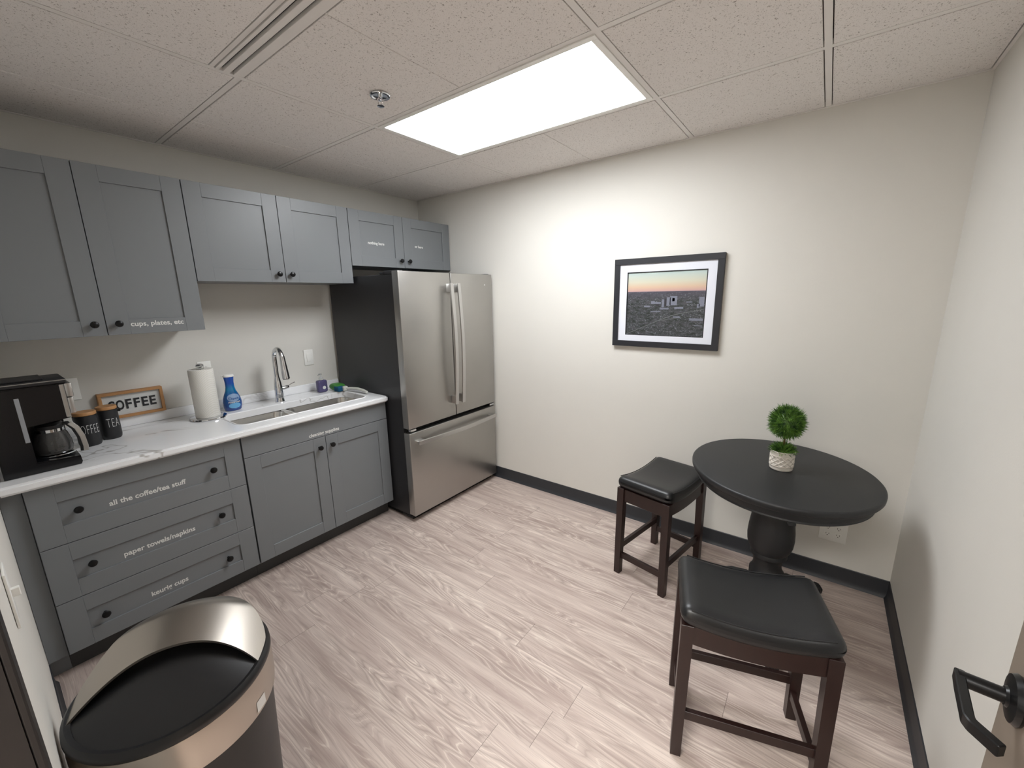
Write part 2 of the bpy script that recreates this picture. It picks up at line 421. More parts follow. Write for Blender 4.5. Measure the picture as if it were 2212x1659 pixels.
# door casing
m = MB()
for y0, y1 in ((YF, YF + 0.008), (YF - 0.12, YF - 0.135)):
    m.box(DX0 - 0.055, DX0, y0, y1, 0, DH, 0.002); m.box(DX1, DX1 + 0.055, y0, y1, 0, DH, 0.002)
    m.box(DX0 - 0.055, DX1 + 0.055, y0, y1, DH, DH + 0.055, 0.002)
m.box(DX0 - 0.04, DX0, YF - 0.12, YF, 0, DH); m.box(DX1, DX1 + 0.04, YF - 0.12, YF, 0, DH)
m.box(DX0 - 0.04, DX1 + 0.04, YF - 0.12, YF, DH, DH + 0.04)
struct(m.build('trim_1', 'doorframe'))
# cove base: profile with a small toe
def cove(name, p0, p1, inward):
    m = MB(); a, b = Vector(p0), Vector(p1); i = Vector(inward)
    prof = [(0, 0), (0.014, 0), (0.011, 0.006), (0.005, 0.016), (0.0035, 0.03), (0.0035, 0.095), (0.001, 0.0985), (0, 0.0985)]
    bm = m.bm
    A = [bm.verts.new(a + i * d + Vector((0, 0, z))) for d, z in prof]; B = [bm.verts.new(b + i * d + Vector((0, 0, z))) for d, z in prof]
    n = len(prof)
    for k in range(n): bm.faces.new((A[k], A[(k + 1) % n], B[(k + 1) % n], B[k]))
    bm.faces.new(A); bm.faces.new(B[::-1]); bmesh.ops.recalc_face_normals(bm, faces=bm.faces)
    return struct(m.build(name, 'rubber'))
cove('baseboard_back', (0, 0, 0), (W, 0, 0), (0, -1, 0))
cove('baseboard_right', (W, 0, 0), (W, YF, 0), (-1, 0, 0))
cove('baseboard_front', (0.60, YF, 0), (DX0 - 0.056, YF, 0), (0, 1, 0))

# ceiling: lay-in tiles, bars and the slab above in one mesh
XS = [0.0, 1.112, 2.331, 2.941, W]
YS = [0.0, -0.612, -1.223, -1.833]
m = MB()
m.box(-0.1, W + 0.1, YF - 0.12, 0.1, 2.455, 2.50, mi=2)
LAMP = (1.112, 2.331, -1.223, -0.612)
def tile(x0, x1, y0, y1, split=None):
    e = 0.0140
    f_ = e + .001
    xs = [x0 + f_, x1 - f_] if split is None else [x0 + f_, split - 0.002, split + 0.002, x1 - f_]
    for k in range(0, len(xs), 2):
        m.box(xs[k], xs[k + 1], y0 + e + .0016, y1 - e - .0016, H - 0.001, H + 0.018, 0.0012, mi=0)
    if split is not None: m.box(split - 0.002, split + 0.002, y0 + e, y1 - e, H + 0.003, H + 0.018, mi=0)
def cell(i, y0, y1):
    x0, x1 = XS[i], XS[i + 1]
    sp = {0: 0.502, 1: 1.7215}.get(i)
    tile(x0, x1, y0, y1, sp)
for k in range(3):
    for i in range(4):
        if (i, k) == (1, 1): continue
        cell(i, YS[k + 1], YS[k])
# strip behind: slot diffuser bay between -1.833 and -1.926, then more rows
cell(0, -2.443, -1.833); cell(0, YF, -2.443)
cell(1, -2.536, -1.926); cell(1, YF, -2.536)
for i in (2, 3):
    cell(i, -2.443, -1.833); cell(i, YF, -2.443)
# bars
bw = 0.0112
def bar(x0, x1, y0, y1):
    d = 0.0 if x1 - x0 < .1 else .0004
    m.box(x0, x1, y0, y1, H + d, H + 0.02 + d, mi=1)
for y in YS[1:]: bar(0, W, y - bw, y + bw)
for x in XS[1:-1]: bar(x - bw, x + bw, YF, 0)
bar(0, 1.112, -2.443 - bw, -2.443 + bw); bar(2.331, W, -2.443 - bw, -2.443 + bw); bar(1.112, 2.331, -2.536 - bw, -2.536 + bw)
bar(1.112, 2.331, -1.926 - bw, -1.926 + .004)
for x0, x1, y0, y1 in ((0.0112, W - .0112, -0.0112, 0), (0, 0.0112, YF, 0), (W - 0.0112, W, YF, 0), (0.0112, W - .0112, YF, YF + 0.0112)):
    m.box(x0, x1, y0, y1, H - 0.003, H + 0.02, mi=1)
struct(m.build('ceiling', ['tile', 'tbar', 'gap']))

# ceiling light
L = thing('ceiling_light', 'lit rectangular flat LED panel set in the grid ceiling', 'ceiling light', (1.7215, -0.9175, H))
x0, x1, y0, y1 = LAMP
m = MB(); f = 0.024
m.box(x0 + .012, x1 - .012, y0 + .012, y0 + .012 + f, H - .004, H + .02, .001); m.box(x0 + .012, x1 - .012, y1 - .012 - f, y1 - .012, H - .004, H + .02, .001)
m.box(x0 + .012, x0 + .012 + f, y0 + .012 + f, y1 - .012 - f, H - .004, H + .02, .001); m.box(x1 - .012 - f, x1 - .012, y0 + .012 + f, y1 - .012 - f, H - .004, H + .02, .001)
m.build('light_frame', 'white', L)
MB().box(x0 + .03, x1 - .03, y0 + .03, y1 - .03, H - 0.001, H + 0.012).build('diffuser', 'diffuser', L)

# unseen fill light added in the corridor to even out the room
L2 = thing('ceiling_light', 'added fill light panel, unseen, in the corridor ceiling outside the doorway', 'ceiling light', (2.75, -3.5, 2.49))
MB().box(2.14, 3.36, -3.80, -3.20, 2.485, 2.4995, .001).build('light_frame', 'white', L2)
MB().box(2.16, 3.34, -3.78, -3.22, 2.483, 2.4875).build('diffuser', 'fill_panel', L2)

# linear slot diffuser (air vent)
V = thing('air_vent', 'long linear slot air vent with two dark slots in the ceiling', 'vent', (1.7215, -1.88, H))
m = MB()
for y0, y1 in ((-1.919, -1.907), (-1.8935, -1.8715), (-1.8585, -1.8445)): m.box(1.125, 2.318, y0, y1, H - .004, H + .016, .001)
m.box(1.1235, 1.1285, -1.919, -1.8445, H - .0035, H + .016); m.box(2.3145, 2.3195, -1.919, -1.8445, H - .0035, H + .016)
m.build('vent_frame', 'tbar', V)
m = MB(); m.box(1.125, 2.318, -1.9065, -1.8940, H + .009, H + .016); m.box(1.125, 2.318, -1.8710, -1.8590, H + .009, H + .016)
m.build('vent_slot', 'slotdark', V)

# sprinkler
sp_ = thing('fire_sprinkler', 'small round chrome sprinkler head on the ceiling tile left of the lit panel', 'sprinkler', (1.42, -1.41, H))
MB().lathe([(0, -.002), (.04, -.002), (.043, -.006), (.041, -.010), (.034, -.011), (.030, -.007), (.018, -.006), (0, -.006)], (1.42, -1.41, H), 32).build('escutcheon', 'chrome', sp_)
m = MB(); m.lathe([(0, -.006), (.010, -.006), (.010, -.022), (.006, -.026), (0, -.026)], (1.42, -1.41, H), 16)
m.tube([(1.411, -1.41, H - .02), (1.405, -1.41, H - .034), (1.418, -1.41, H - .045)], .002, 6); m.tube([(1.429, -1.41, H - .02), (1.435, -1.41, H - .034), (1.422, -1.41, H - .045)], .002, 6)
m.build('sprinkler_body', 'chrome', sp_)
MB().lathe([(0, -.045), (.014, -.045), (.0155, -.047), (0, -.049)], (1.42, -1.41, H), 20).build('deflector', 'chrome', sp_)

# ================================================================== cabinets
KNOB = [(0, 0), (.0065, 0), (.0055, .006), (.0055, .012), (.010, .016), (.0145, .021), (.0155, .026), (.013, .031), (.007, .0335), (0, .034)]
ROTX = Matrix.Rotation(PI / 2, 4, 'Y')
def knob(parent, x, y, z):
    return MB().lathe(KNOB, (x, y, z), 24, m=ROTX).build('knob', 'blackmetal', parent)
def shaker(mb, xf, y0, y1, z0, z1, rail=0.07, stile=0.08, th=0.019):
    """shaker front facing +x: two full stiles, two rails between them, a recessed panel"""
    b = 0.0009
    mb.box(xf - th, xf, y0, y0 + stile, z0, z1, b); mb.box(xf - th, xf, y1 - stile, y1, z0, z1, b)
    mb.box(xf - th, xf - 0.0002, y0 + stile, y1 - stile, z0, z0 + rail, b); mb.box(xf - th, xf - 0.0002, y0 + stile, y1 - stile, z1 - rail, z1, b)
    mb.box(xf - th + .002, xf - 0.0075, y0 + stile - .004, y1 - stile + .004, z0 + rail - .004, z1 - rail + .004)

# upper cabinets
def upper(label, y0, y1, z0, z1, split, knobs, kz, texts=()):
    XU = 0.384; g = 0.0015
    r = thing('wall_cabinet', label, 'cabinet', (0, (y0 + y1) / 2, z0))
    MB().box(0.001, XU - .0205, y0 + .0005, y1 - .0005, z0, z1, .0008).build('body', 'cab', r)
    doors = []
    for (a, b) in ((y0, split), (split, y1)):
        m = MB(); shaker(m, XU, a + g, b - g, z0 - .001, z1 - .001)
        doors.append(m.build('door', 'cab', r))
    for d, ky in zip(doors, knobs): knob(d, XU, ky, kz)
    for i, body, size, yc, zc in texts:
        m = MB(); add_mesh(m, text_mesh(body, size, CABX, (XU + (.0005 if zc < z0 + .07 else -.0068), yc, zc), .0004, bold=.0006))
        o = m.build('lettering', 'whiteletter', doors[i]); o['label'] = 'white vinyl lettering'
    return r
upper('tall grey shaker wall cabinet above the coffee maker, lettered cups plates etc', -2.636, -1.871, 1.436, 2.184, -2.255, (-2.296, -2.213), 1.487,
      [(1, 'cups, plates, etc', 0.0325, -2.066, 1.482)])
upper('mid-height grey shaker wall cabinet with plain doors above the sink', -1.870, -0.957, 1.689, 2.184, -1.4145, (-1.457, -1.382), 1.735)
upper('short grey shaker wall cabinet over the refrigerator lettered nothing here', -0.956, -0.006, 1.810, 2.184, -0.499, (-0.541, -0.463), 1.860,
      [(0, 'nothing here', 0.027, -0.742, 1.972), (1, 'or here', 0.027, -0.343, 1.978)])
tag(MB().box(0.001, 0.362, YF + .001, -2.637, 1.436, 2.184, .001).build('filler_strip', 'cab'), 'narrow grey filler strip between tall wall cabinet and left end wall', 'filler panel')

# base cabinets
XB = 0.6215
def base_body(y0, y1):
    return MB().box(0.001, XB - .0205, y0 + .0005, y1 - .0005, 0.098, 0.8715, .0008)
r = thing('sink_base_cabinet', 'grey shaker base cabinet under the sink lettered cleaning supplies', 'cabinet', (0, -1.413, 0))
m = MB(); y0, y1 = -1.873, -0.953
# hollow carcass so the bowls can hang inside
m.box(.001, XB - .0205, y0, y0 + .018, .098, .8715); m.box(.001, XB - .0205, y1 - .018, y1, .098, .8715)
m.box(.001, XB - .0205, y0 + .018, y1 - .018, .098, .116); m.box(.001, .012, y0 + .018, y1 - .018, .116, .8715)
m.box(XB - .04, XB - .0205, y0 + .018, y1 - .018, .74, .8715); m.box(XB - .04, XB - .0205, y0 + .018, y1 - .018, .116, .14)
m.build('body', 'cab', r)
fd = MB().box(XB - .019, XB, y0 + .0015, y1 - .0015, .7475, .868, .001).build('false_front', 'cab', r)
m = MB(); add_mesh(m, text_mesh('cleaning supplies', .0295, CABX, (XB + .0005, -1.415, .770), .0004, bold=.0006))
o = m.build('lettering', 'whiteletter', fd); o['label'] = 'white vinyl lettering'
for a, b, ky in ((y0, -1.413, -1.459), (-1.413, y1, -1.38)):
    m = MB(); shaker(m, XB, a + .0015, b - .0015, .110, .744, .075, .078)
    d = m.build('door', 'cab', r); knob(d, XB, ky, .683)
MB().box(.02, .545, y0, y1, 0, .098).build('toe_kick', 'toe', r)

r = thing('drawer_base_cabinet', 'grey three-drawer base cabinet under the coffee maker', 'cabinet', (0, -2.255, 0))
base_body(-2.636, -1.877).build('body', 'cab', r)
for z0, z1, body, kz, tz, ty in ((.6045, .868, 'all the coffee/tea stuff', .739, .7165, -2.272), (.351, .6015, 'paper towels/napkins', .485, .461, -2.268), (.110, .348, 'keurig cups', .229, .213, -2.272)):
    m = MB(); shaker(m, XB, -2.6345, -1.8795, z0, z1, .079 if z0 > .2 else .072, .078)
    d = m.build('drawer', 'cab', r)
    knob(d, XB - .0075, -2.503, kz); knob(d, XB - .0075, -2.018, kz)
    m = MB(); add_mesh(m, text_mesh(body, .033, CABX, (XB - .0068, ty, tz), .0004, bold=.0007, sx=.96))
    o = m.build('lettering', 'whiteletter', d); o['label'] = 'white vinyl lettering'
MB().box(.02, .545, -2.636, -1.874, 0, .098).build('toe_kick', 'toe', r)
m = MB(); m.box(0.001, 0.598, YF + .001, -2.637, .098, .8715, .001); m.box(.02, .545, YF + .001, -2.637, 0, .098)
tag(m.build('filler_strip', 'cab'), 'tall narrow grey filler strip between drawer cabinet and left end wall', 'filler panel')

# worktop with sink cutout (boolean), rolled front edge, backsplash
ZT = 0.911
def bool_cut(target, cutter):
    md = target.modifiers.new('b', 'BOOLEAN'); md.operation = 'DIFFERENCE'; md.object = cutter; md.solver = 'EXACT'
    dg = bpy.context.evaluated_depsgraph_get(); dg.update()
    me = bpy.data.meshes.new_from_object(target.evaluated_get(dg))
    target.modifiers.clear(); old = target.data; target.data = me; me.name = old.name
    bpy.data.meshes.remove(old); cm = cutter.data; bpy.data.objects.remove(cutter); bpy.data.meshes.remove(cm)
def rrect(x0, x1, y0, y1, r, n=8):
    out = []
    for cx, cy, a0 in ((x1 - r, y1 - r, 0), (x0 + r, y1 - r, 90), (x0 + r, y0 + r, 180), (x1 - r, y0 + r, 270)):
        for k in range(n + 1):
            a = math.radians(a0 + 90 * k / n); out.append((cx + r * math.cos(a), cy + r * math.sin(a)))
    return out
SX0, SX1, SY0, SY1 = 0.235, 0.545, -1.835, -1.035
ct = thing('worktop', 'white marble-pattern worktop running over both base cabinets', 'worktop', (0, -1.82, .872))
YR = -0.943
pts = [(0.001, YF + .001), (0.655, YF + .001), (0.655, YR - .02)] + [(0.655 - .02 + .02 * math.cos(a), YR - .02 + .02 * math.sin(a)) for a in (PI / 6, PI / 3, PI / 2)] + [(0.001, YR)]
m = MB().prism(pts, .8725, ZT, bev=.009, seg=4, smooth=True)
top = m.build('slab', 'marble', ct, sharp=50)
top_loc = Vector(ct.location)
cut = MB().prism(rrect(SX0, SX1, SY0, SY1, .06), .85, .95).build('cut', 'marble')
cut.location = (0, 0, 0); bpy.context.view_layer.update()
bool_cut(top, cut)
try: top.data.set_sharp_from_angle(angle=math.radians(50))
except Exception: pass
tag(MB().box(.001, .020, YF + .001, YR, ZT + .0005, .9675, .003, 2).build('backsplash', 'marble'), 'low white marble-pattern upstand along the wall behind the worktop', 'backsplash')
# raised soft lip around the sink opening
m = MB(); a = rrect(SX0 - .006, SX1 + .006, SY0 - .006, SY1 + .006, .066, 10)
m.tube([(x, y, ZT - .001) for x, y in a + a[:2]], .0045, 8, cap=False)
m.build('sink_lip', 'marble', ct)

sk = thing('kitchen_sink', 'stainless steel double-bowl sink set in the worktop', 'sink', (.39, -1.43, .69))
def bowl(y0, y1, zb):
    m = MB(); b = m.bm
    rings = []
    for inset, z, r in ((0, .8718, .06), (0, .866, .06), (.006, .85, .06), (.012, zb + .04, .06), (.02, zb + .014, .055), (.04, zb + .002, .045), (.09, zb, .03)):
        rings.append([b.verts.new((x, y, z)) for x, y in rrect(SX0 - .003 + inset, SX1 + .003 - inset, y0 + inset, y1 - inset, max(r, .02), 8)])
    for p, q in zip(rings, rings[1:]):
        n = len(p)
        for k in range(n): b.faces.new((p[k], p[(k + 1) % n], q[(k + 1) % n], q[k]))
    b.faces.new(rings[-1])
    for f in b.faces: f.smooth = True
    bmesh.ops.recalc_face_normals(b, faces=b.faces); bmesh.ops.reverse_faces(b, faces=b.faces)
    o = m.build('bowl', 'sinksteel', sk, sharp=60)
    yc = (y0 + y1) / 2
    MB().lathe([(0, .0015), (.02, .0015), (.028, .004), (.042, .004), (.045, .001)], (.39, yc, zb), 24).build('drain', 'chrome', o)
bowl(SY0 - .003, -1.492, .70); bowl(-1.466, SY1 + .003, .71)
m = MB(); m.prism([(-1.494, .845), (-1.4925, .872), (-1.486, .8765), (-1.472, .8765), (-1.4655, .872), (-1.464, .845)], SX0 + .0005, SX1 - .0005, axis='x', smooth=True)
m.build('divider', 'sinksteel', sk, sharp=60)

# faucet
FY, FX = -1.448, .145
fa = thing('kitchen_faucet', 'tall chrome gooseneck pull-down faucet behind the sink', 'faucet', (FX, FY, ZT))
m = MB(); m.lathe([(0, 0), (.029, 0), (.029, .004), (.0265, .008), (.0255, .03), (.0245, .10), (.022, .13), (.018, .155), (.0145, .17)], (FX, FY, ZT), 28)
m.build('faucet_body', 'chrome', fa)
pth = [(FX, FY, ZT + .16), (FX, FY, ZT + .27)]
for k in range(1, 13):
    a = PI - PI * 0.93 * k / 12; pth.append((FX + .058 + .058 * math.cos(a), FY, ZT + .29 + .068 * math.sin(a)))
MB().tube(pth, .0145, 14).build('gooseneck', 'chrome', fa)
ex, ez = pth[-1][0], pth[-1][2]
h = MB().tube([(ex - .001, FY, ez + .012), (ex + .004, FY, ez - .03), (ex + .012, FY, ez - .09), (ex + .018, FY, ez - .135)], [.016, .018, .0215, .0235], 18).build('spray_head', 'chrome', fa)
MB().tube([(ex + .018, FY, ez - .1345), (ex + .0185, FY, ez - .139)], .019, 18).build('spray_face', 'blackplastic', h)
m = MB(); m.tube([(FX, FY + .018, ZT + .085), (FX, FY + .055, ZT + .088), (FX, FY + .066, ZT + .089)], [.0125, .0145, .012], 16)
m.tube([(FX, FY + .058, ZT + .092), (FX + .004, FY + .085, ZT + .108), (FX + .006, FY + .108, ZT + .116)], [.0045, .0035, .004], 8)
m.build('lever_handle', 'chrome', fa)

# ================================================================== refrigerator
FRX = 0.862
fr = thing('refrigerator', 'stainless steel french-door refrigerator with bottom freezer drawer', 'refrigerator', (.45, -.49, 0))
MB().box(.03, .795, -.940, -.035, .03, 1.735, .004).build('cabinet_body', 'steelside', fr)
m = MB(); m.box(.10, .805, -.925, -.045, .0, .032); m.build('base_grille', 'slotdark', fr)
def fdoor(name, y0, y1, z0, z1):
    m = MB()
    m.box(.800, FRX, y0, y1, z0, z1, .004, 3)
    return m.build(name, 'steel', fr)
d1 = fdoor('fridge_door', -.951, -.4945, .700, 1.752)
d2 = fdoor('fridge_door', -.4875, -.028, .700, 1.752)
d3 = fdoor('freezer_drawer', -.951, -.028, .048, .668)
MB().box(.79, .815, -.94, -.035, .66, .71).build('door_gasket', 'slotdark', fr)
def vhandle(parent, y, flip):
    m = MB(); z0, z1 = .795, 1.68; P = []
    for k in range(17):
        u = k / 16; P.append((FRX + .042 + .022 * math.sin(PI * u), y, z0 + (z1 - z0) * u))
    m.tube(P, 0, flat=(.030, .012), up=(0, 1, 0))
    for z in (z0 + .035, z1 - .035):
        m.box(FRX - .001, FRX + .047, y - .012, y + .012, z - .03, z + .03, .003, 2)
    return m.build('handle', 'steelhandle', parent)
vhandle(d1, -.524, 0); vhandle(d2, -.452, 0)
m = MB(); P = []
for k in range(21):
    u = k / 20; P.append((FRX + .042 + .026 * math.sin(PI * u), -.905 + .835 * u, .600))
m.tube(P, 0, flat=(.030, .012), up=(0, 0, 1))
for y in (-.88, -.095): m.box(FRX - .001, FRX + .047, y - .03, y + .03, .588, .612, .003, 2)
m.build('handle', 'steelhandle', d3)
MB().lathe([(0, 0), (.0065, 0), (.006, .0012), (0, .0014)], (FRX - .0003, -.115, 1.672), 16, m=ROTX).build('round_badge', 'whiteletter', d2)
for y in (-.93, -.075):
    m = MB(); m.box(.70, .845, y - .012, y + .035, 1.735, 1.757, .003); m.box(.66, .72, y - .012, y + .07, 1.735, 1.75, .003); m.build('hinge_cover', 'steelside', fr)
for y in (-.91, -.06): MB().box(.815, .850, y - .02, y + .03, .674, .690, .002).build('hinge', 'chrome', fr)
MB().box(.70, .81, -.94, -.90, .012, .03, .003).build('levelling_foot', 'blackplastic', fr)

# ================================================================== wall plates
def plate(label, origin, basis, w_, h_, kind, name='outlet', group=None):
    ex, ey, ez = (Vector(a) for a in basis); o = Vector(origin)
    r = thing(name, label, 'wall plate' if kind != 'rocker' else 'light switch', tuple(o), group=group)
    def lbox(mb, x0, x1, y0, y1, z0, z1, bev=0.0, mi=0):
        b = MB(); b.box(x0, x1, y0, y1, z0, z1, bev, 2)
        M = Matrix(((ex.x, ey.x, ez.x, o.x), (ex.y, ey.y, ez.y, o.y), (ex.z, ey.z, ez.z, o.z), (0, 0, 0, 1)))
        bmesh.ops.transform(b.bm, matrix=M, verts=b.bm.verts)
        me = bpy.data.meshes.new('x'); b.bm.to_mesh(me); b.bm.free(); add_mesh(mb, me, mi)
    m = MB(); lbox(m, -w_ / 2, w_ / 2, -h_ / 2, h_ / 2, .0005, .006, .002); m.build('cover_plate', 'white', r)
    if kind == 'rocker':
        m = MB(); lbox(m, -.0165, .0165, -.033, .033, .004, .0085, .001); m.build('rocker', 'white', r)
    else:
        for cx in ([-.023, .023] if kind == 'quad' else [0]):
            for cy in (-.0195, .0195):
                m = MB(); pr = MB().prism([(cx + .0165 * math.cos(a) * 1.0, cy + max(-.0115, min(.0115, .0165 * math.sin(a)))) for a in [2 * PI * k / 24 for k in range(24)]], .004, .0078)
                M = Matrix(((ex.x, ey.x, ez.x, o.x), (ex.y, ey.y, ez.y, o.y), (ex.z, ey.z, ez.z, o.z), (0, 0, 0, 1)))
                bmesh.ops.transform(pr.bm, matrix=M, verts=pr.bm.verts); me = bpy.data.meshes.new('x'); pr.bm.to_mesh(me); pr.bm.free(); add_mesh(m, me, 0)
                for sx_ in (-.0062, .0062): lbox(m, cx + sx_ - .0009, cx + sx_ + .0009, cy - .001, cy + .007, .0074, .0081, mi=1)
                lbox(m, cx - .002, cx + .002, cy - .0085, cy - .0045, .0074, .0081, mi=1)
                m.build('receptacle', ['white', 'slotdark'], r)
    return r
plate('white double outlet plate with four receptacles low behind the round table', (3.211, 0, .297), BACKY, .118, .118, 'quad')
plate('white rocker switch plate above the worktop beside the refrigerator', (0, -1.148, 1.163), CABX, .070, .114, 'rocker', 'light_switch')
plate('white outlet plate half hidden behind the paper towel roll', (0, -1.800, 1.163), CABX, .070, .114, 'duplex')
plate('white outlet plate on the wall just right of the coffee maker', (0, -2.386, 1.155), CABX, .070, .114, 'duplex')
sw = thing('light_switch', 'white toggle switch on the end wall beside the doorway casing', 'light switch', (1.86, YF, 1.04))
MB().box(1.825, 1.895, YF + .0005, YF + .005, .983, 1.097, .002, 2).build('cover_plate', 'white', sw)
MB().box(1.855, 1.865, YF + .004, YF + .016, 1.035, 1.052, .001).build('toggle', 'white', sw)

# ================================================================== worktop items
# coffee maker: seen from its side, front towards +y
cm = thing('coffee_maker', 'black drip coffee maker with chrome front trim and glass carafe', 'coffee maker', (.47, -2.57, ZT))
CX0, CX1 = .365, .570
m = MB()
m.prism([(-2.668, ZT + .001), (-2.455, ZT + .001), (-2.450, ZT + .012), (-2.452, ZT + .038), (-2.575, ZT + .046), (-2.575, 1.105), (-2.452, 1.118), (-2.446, 1.262), (-2.668, 1.262)], CX0, CX1, axis='x', bev=.004, seg=2)
m.box(CX0 + .001, CX0 + .022, -2.576, -2.462, ZT + .04, 1.118)
m.build('housing', 'glossblack', cm)
m = MB(); m.box(CX0 + .002, CX1 - .002, -2.667, -2.440, 1.2625, 1.284, .006, 3); m.box(CX0 + .02, CX1 - .02, -2.64, -2.50, 1.284, 1.290, .002)
m.build('lid', 'blackplastic', cm)
m = MB(); m.box(CX0 + .001, CX1 - .001, -2.668, -2.439, 1.276, 1.2795, .001); m.build('lid_trim', 'steelhandle', cm)
m = MB(); m.box(CX0 + .004, CX1 - .002, -2.4495, -2.428, 1.205, 1.2615, .003, 2); m.box(CX0 + .004, CX1 - .002, -2.4495, -2.432, 1.135, 1.2025, .003, 2)
m.box(CX1 - .004, CX1 + .002, -2.464, -2.450, 1.122, 1.26, .002)
m.build('front_panel', 'steelhandle', cm)
MB().box(CX1 - .001, CX1 + .0015, -2.590, -2.577, 1.045, 1.225, .0007).build('water_gauge', 'greyplastic', cm)
CC = (.475, -2.513)
MB().lathe([(0, .9575), (.062, .9575), (.062, .962), (0, .962)], (*CC, 0), 32).build('hot_plate', 'chrome', cm)
cf = MB().lathe([(.03, .9625), (.052, .965), (.057, .985), (.056, 1.01), (.048, 1.045), (.040, 1.062), (.038, 1.07)], (*CC, 0), 32).build('carafe', 'glass', cm)
m = MB(); m.lathe([(0, 1.071), (.042, 1.071), (.043, 1.085), (.036, 1.096), (0, 1.098)], (*CC, 0), 28); m.build('carafe_lid', 'blackplastic', cf)
m = MB(); m.lathe([(.0405, 1.056), (.0425, 1.058), (.0425, 1.070), (.0395, 1.0715)], (*CC, 0), 28)
m.build('carafe_band', 'chrome', cf)
HP = [(CC[0] + .01, CC[1] + .035, 1.082), (CC[0] + .02, CC[1] + .055, 1.085), (CC[0] + .028, CC[1] + .072, 1.06), (CC[0] + .033, CC[1] + .082, 1.02), (CC[0] + .036, CC[1] + .085, .975), (CC[0] + .036, CC[1] + .083, .955)]
m = MB(); m.tube([(x + .0, y - .006, z) for x, y, z in HP], 0, flat=(.018, .012), up=(1, 0, 0)); m.build('carafe_handle', 'blackplastic', cf)
m = MB(); m.tube([(x + .010, y + .002, z) for x, y, z in HP[1:]], 0, flat=(.010, .017), up=(1, 0, 0)); m.build('handle_trim', 'steelhandle', cf)
cord = MB(); cord.tube([(.56, -2.672, .99), (.60, -2.683, 1.00), (.605, -2.684, .975), (.585, -2.682, .955), (.60, -2.683, .935), (.59, -2.682, .917), (.52, -2.680, .917), (.42, -2.680, .917), (.30, -2.678, .917), (.2, -2.66, .917), (.1, -2.6, .917)], .003, 8)
cord.build('power_cord', 'blackplastic', cm)

# canisters
def canister(x, y, word, label, ang):
    R_, hh = .042 if word == 'COFFEE' else .040, .150
    r = thing('canister', label, 'canister', (x, y, ZT), group='black canisters with wooden lids')
    MB().lathe([(0, 0.0005), (R_ * .86, .0005), (R_ * .94, .006), (R_, .02), (R_, hh - .02), (R_ * 1.03, hh - .016), (R_ * 1.03, hh), (R_ * .92, hh), (R_ * .92, hh - .01), (0, hh - .01)], (x, y, ZT), 40).build('jar', 'ceramicblack', r)
    MB().lathe([(0, hh - .009), (R_ * .90, hh - .009), (R_ * .90, hh + .001), (R_ * 1.0, hh + .002), (R_ * 1.0, hh + .014), (R_ * .96, hh + .017), (0, hh + .017)], (x, y, ZT), 36).build('lid', 'lightwood', r)
    if word == 'TEA':
        MB().tube([(x + .012, y + R_ * 1.0, ZT + hh - .012), (x + .013, y + R_ * 1.0 + .009, ZT + hh - .012)], .006, 10).build('latch', 'blackmetal', r)
    def wrap(c):
        a = ang + c.x / R_; rr = R_ + .0006 + c.z
        return Vector((x + rr * math.cos(a), y + rr * math.sin(a), ZT + hh * .55 + c.y))
    m = MB(); add_mesh(m, text_mesh(word, .066, CABX, (0, 0, 0), .0003, sx=.36 if word == 'COFFEE' else .42, bold=-.0016, fn=wrap, space=1.1))
    o = m.build('lettering', 'whiteletter', r); o['label'] = 'thin white capital letters ' + word
canister(.262, -2.383, 'COFFEE', 'black canister lettered COFFEE, next to the coffee maker', -.09)
canister(.205, -2.298, 'TEA', 'black canister lettered TEA, in front of the letter board', .25)

# letter board COFFEE standing on the backsplash ledge
lb = thing('letter_board', 'wood framed white letter board spelling COFFEE above the backsplash', 'letter board', (.028, -2.165, .968))
y0, y1, z0, z1 = -2.300, -2.030, .9685, 1.112
m = MB(); ft = .0145
m.box(.002, .040, y0, y1, z0, z0 + ft, .0015); m.box(.002, .040, y0, y1, z1 - ft, z1, .0015)
m.box(.002, .040, y0, y0 + ft, z0 + ft, z1 - ft, .0015); m.box(.002, .040, y1 - ft, y1, z0 + ft, z1 - ft, .0015)
m.build('board_frame', 'lightwood', lb)
m = MB(); m.box(.003, .022, y0 + ft, y1 - ft, z0 + ft, z1 - ft)
k = z0 + ft + .006
while k < z1 - ft - .004: m.box(.022, .0235, y0 + ft, y1 - ft, k, k + .0045); k += .0065
m.build('felt_panel', 'boardwhite', lb)
m = MB()
for i, ch in enumerate('COFFEE'):
    add_mesh(m, text_mesh(ch, .072, CABX, (.0252, -2.252 + i * .0345, 1.036), .0012, sx=.60 if ch in 'CO' else .84, bold=.0018))
m.build('lettering', 'letterblack', lb)

# paper towel
PX, PY = .205, -1.880
pt = thing('paper_towel_holder', 'round steel paper towel stand beside the sink', 'paper towel holder', (PX, PY, ZT))
m = MB(); m.lathe([(0, .0005), (.088, .0005), (.091, .004), (.089, .010), (.080, .0125), (0, .0125)], (PX, PY, ZT), 48); m.build('stand_base', 'chrome', pt)
m = MB(); m.lathe([(.006, .012), (.006, .300), (.010, .303), (.019, .307), (.021, .313), (.017, .320), (.008, .324), (0, .325)], (PX, PY, ZT), 24); m.build('rod', 'chrome', pt)
tr = MB().lathe([(.0195, .0135), (.059, .0135), (.0605, .016), (.0605, .289), (.059, .292), (.0195, .292), (.0195, .0135)], (PX, PY, ZT), 48).build('paper_towel_roll', 'towel', None, sharp=50)
tag(tr, 'full white quilted paper towel roll on the steel stand', 'paper towels')

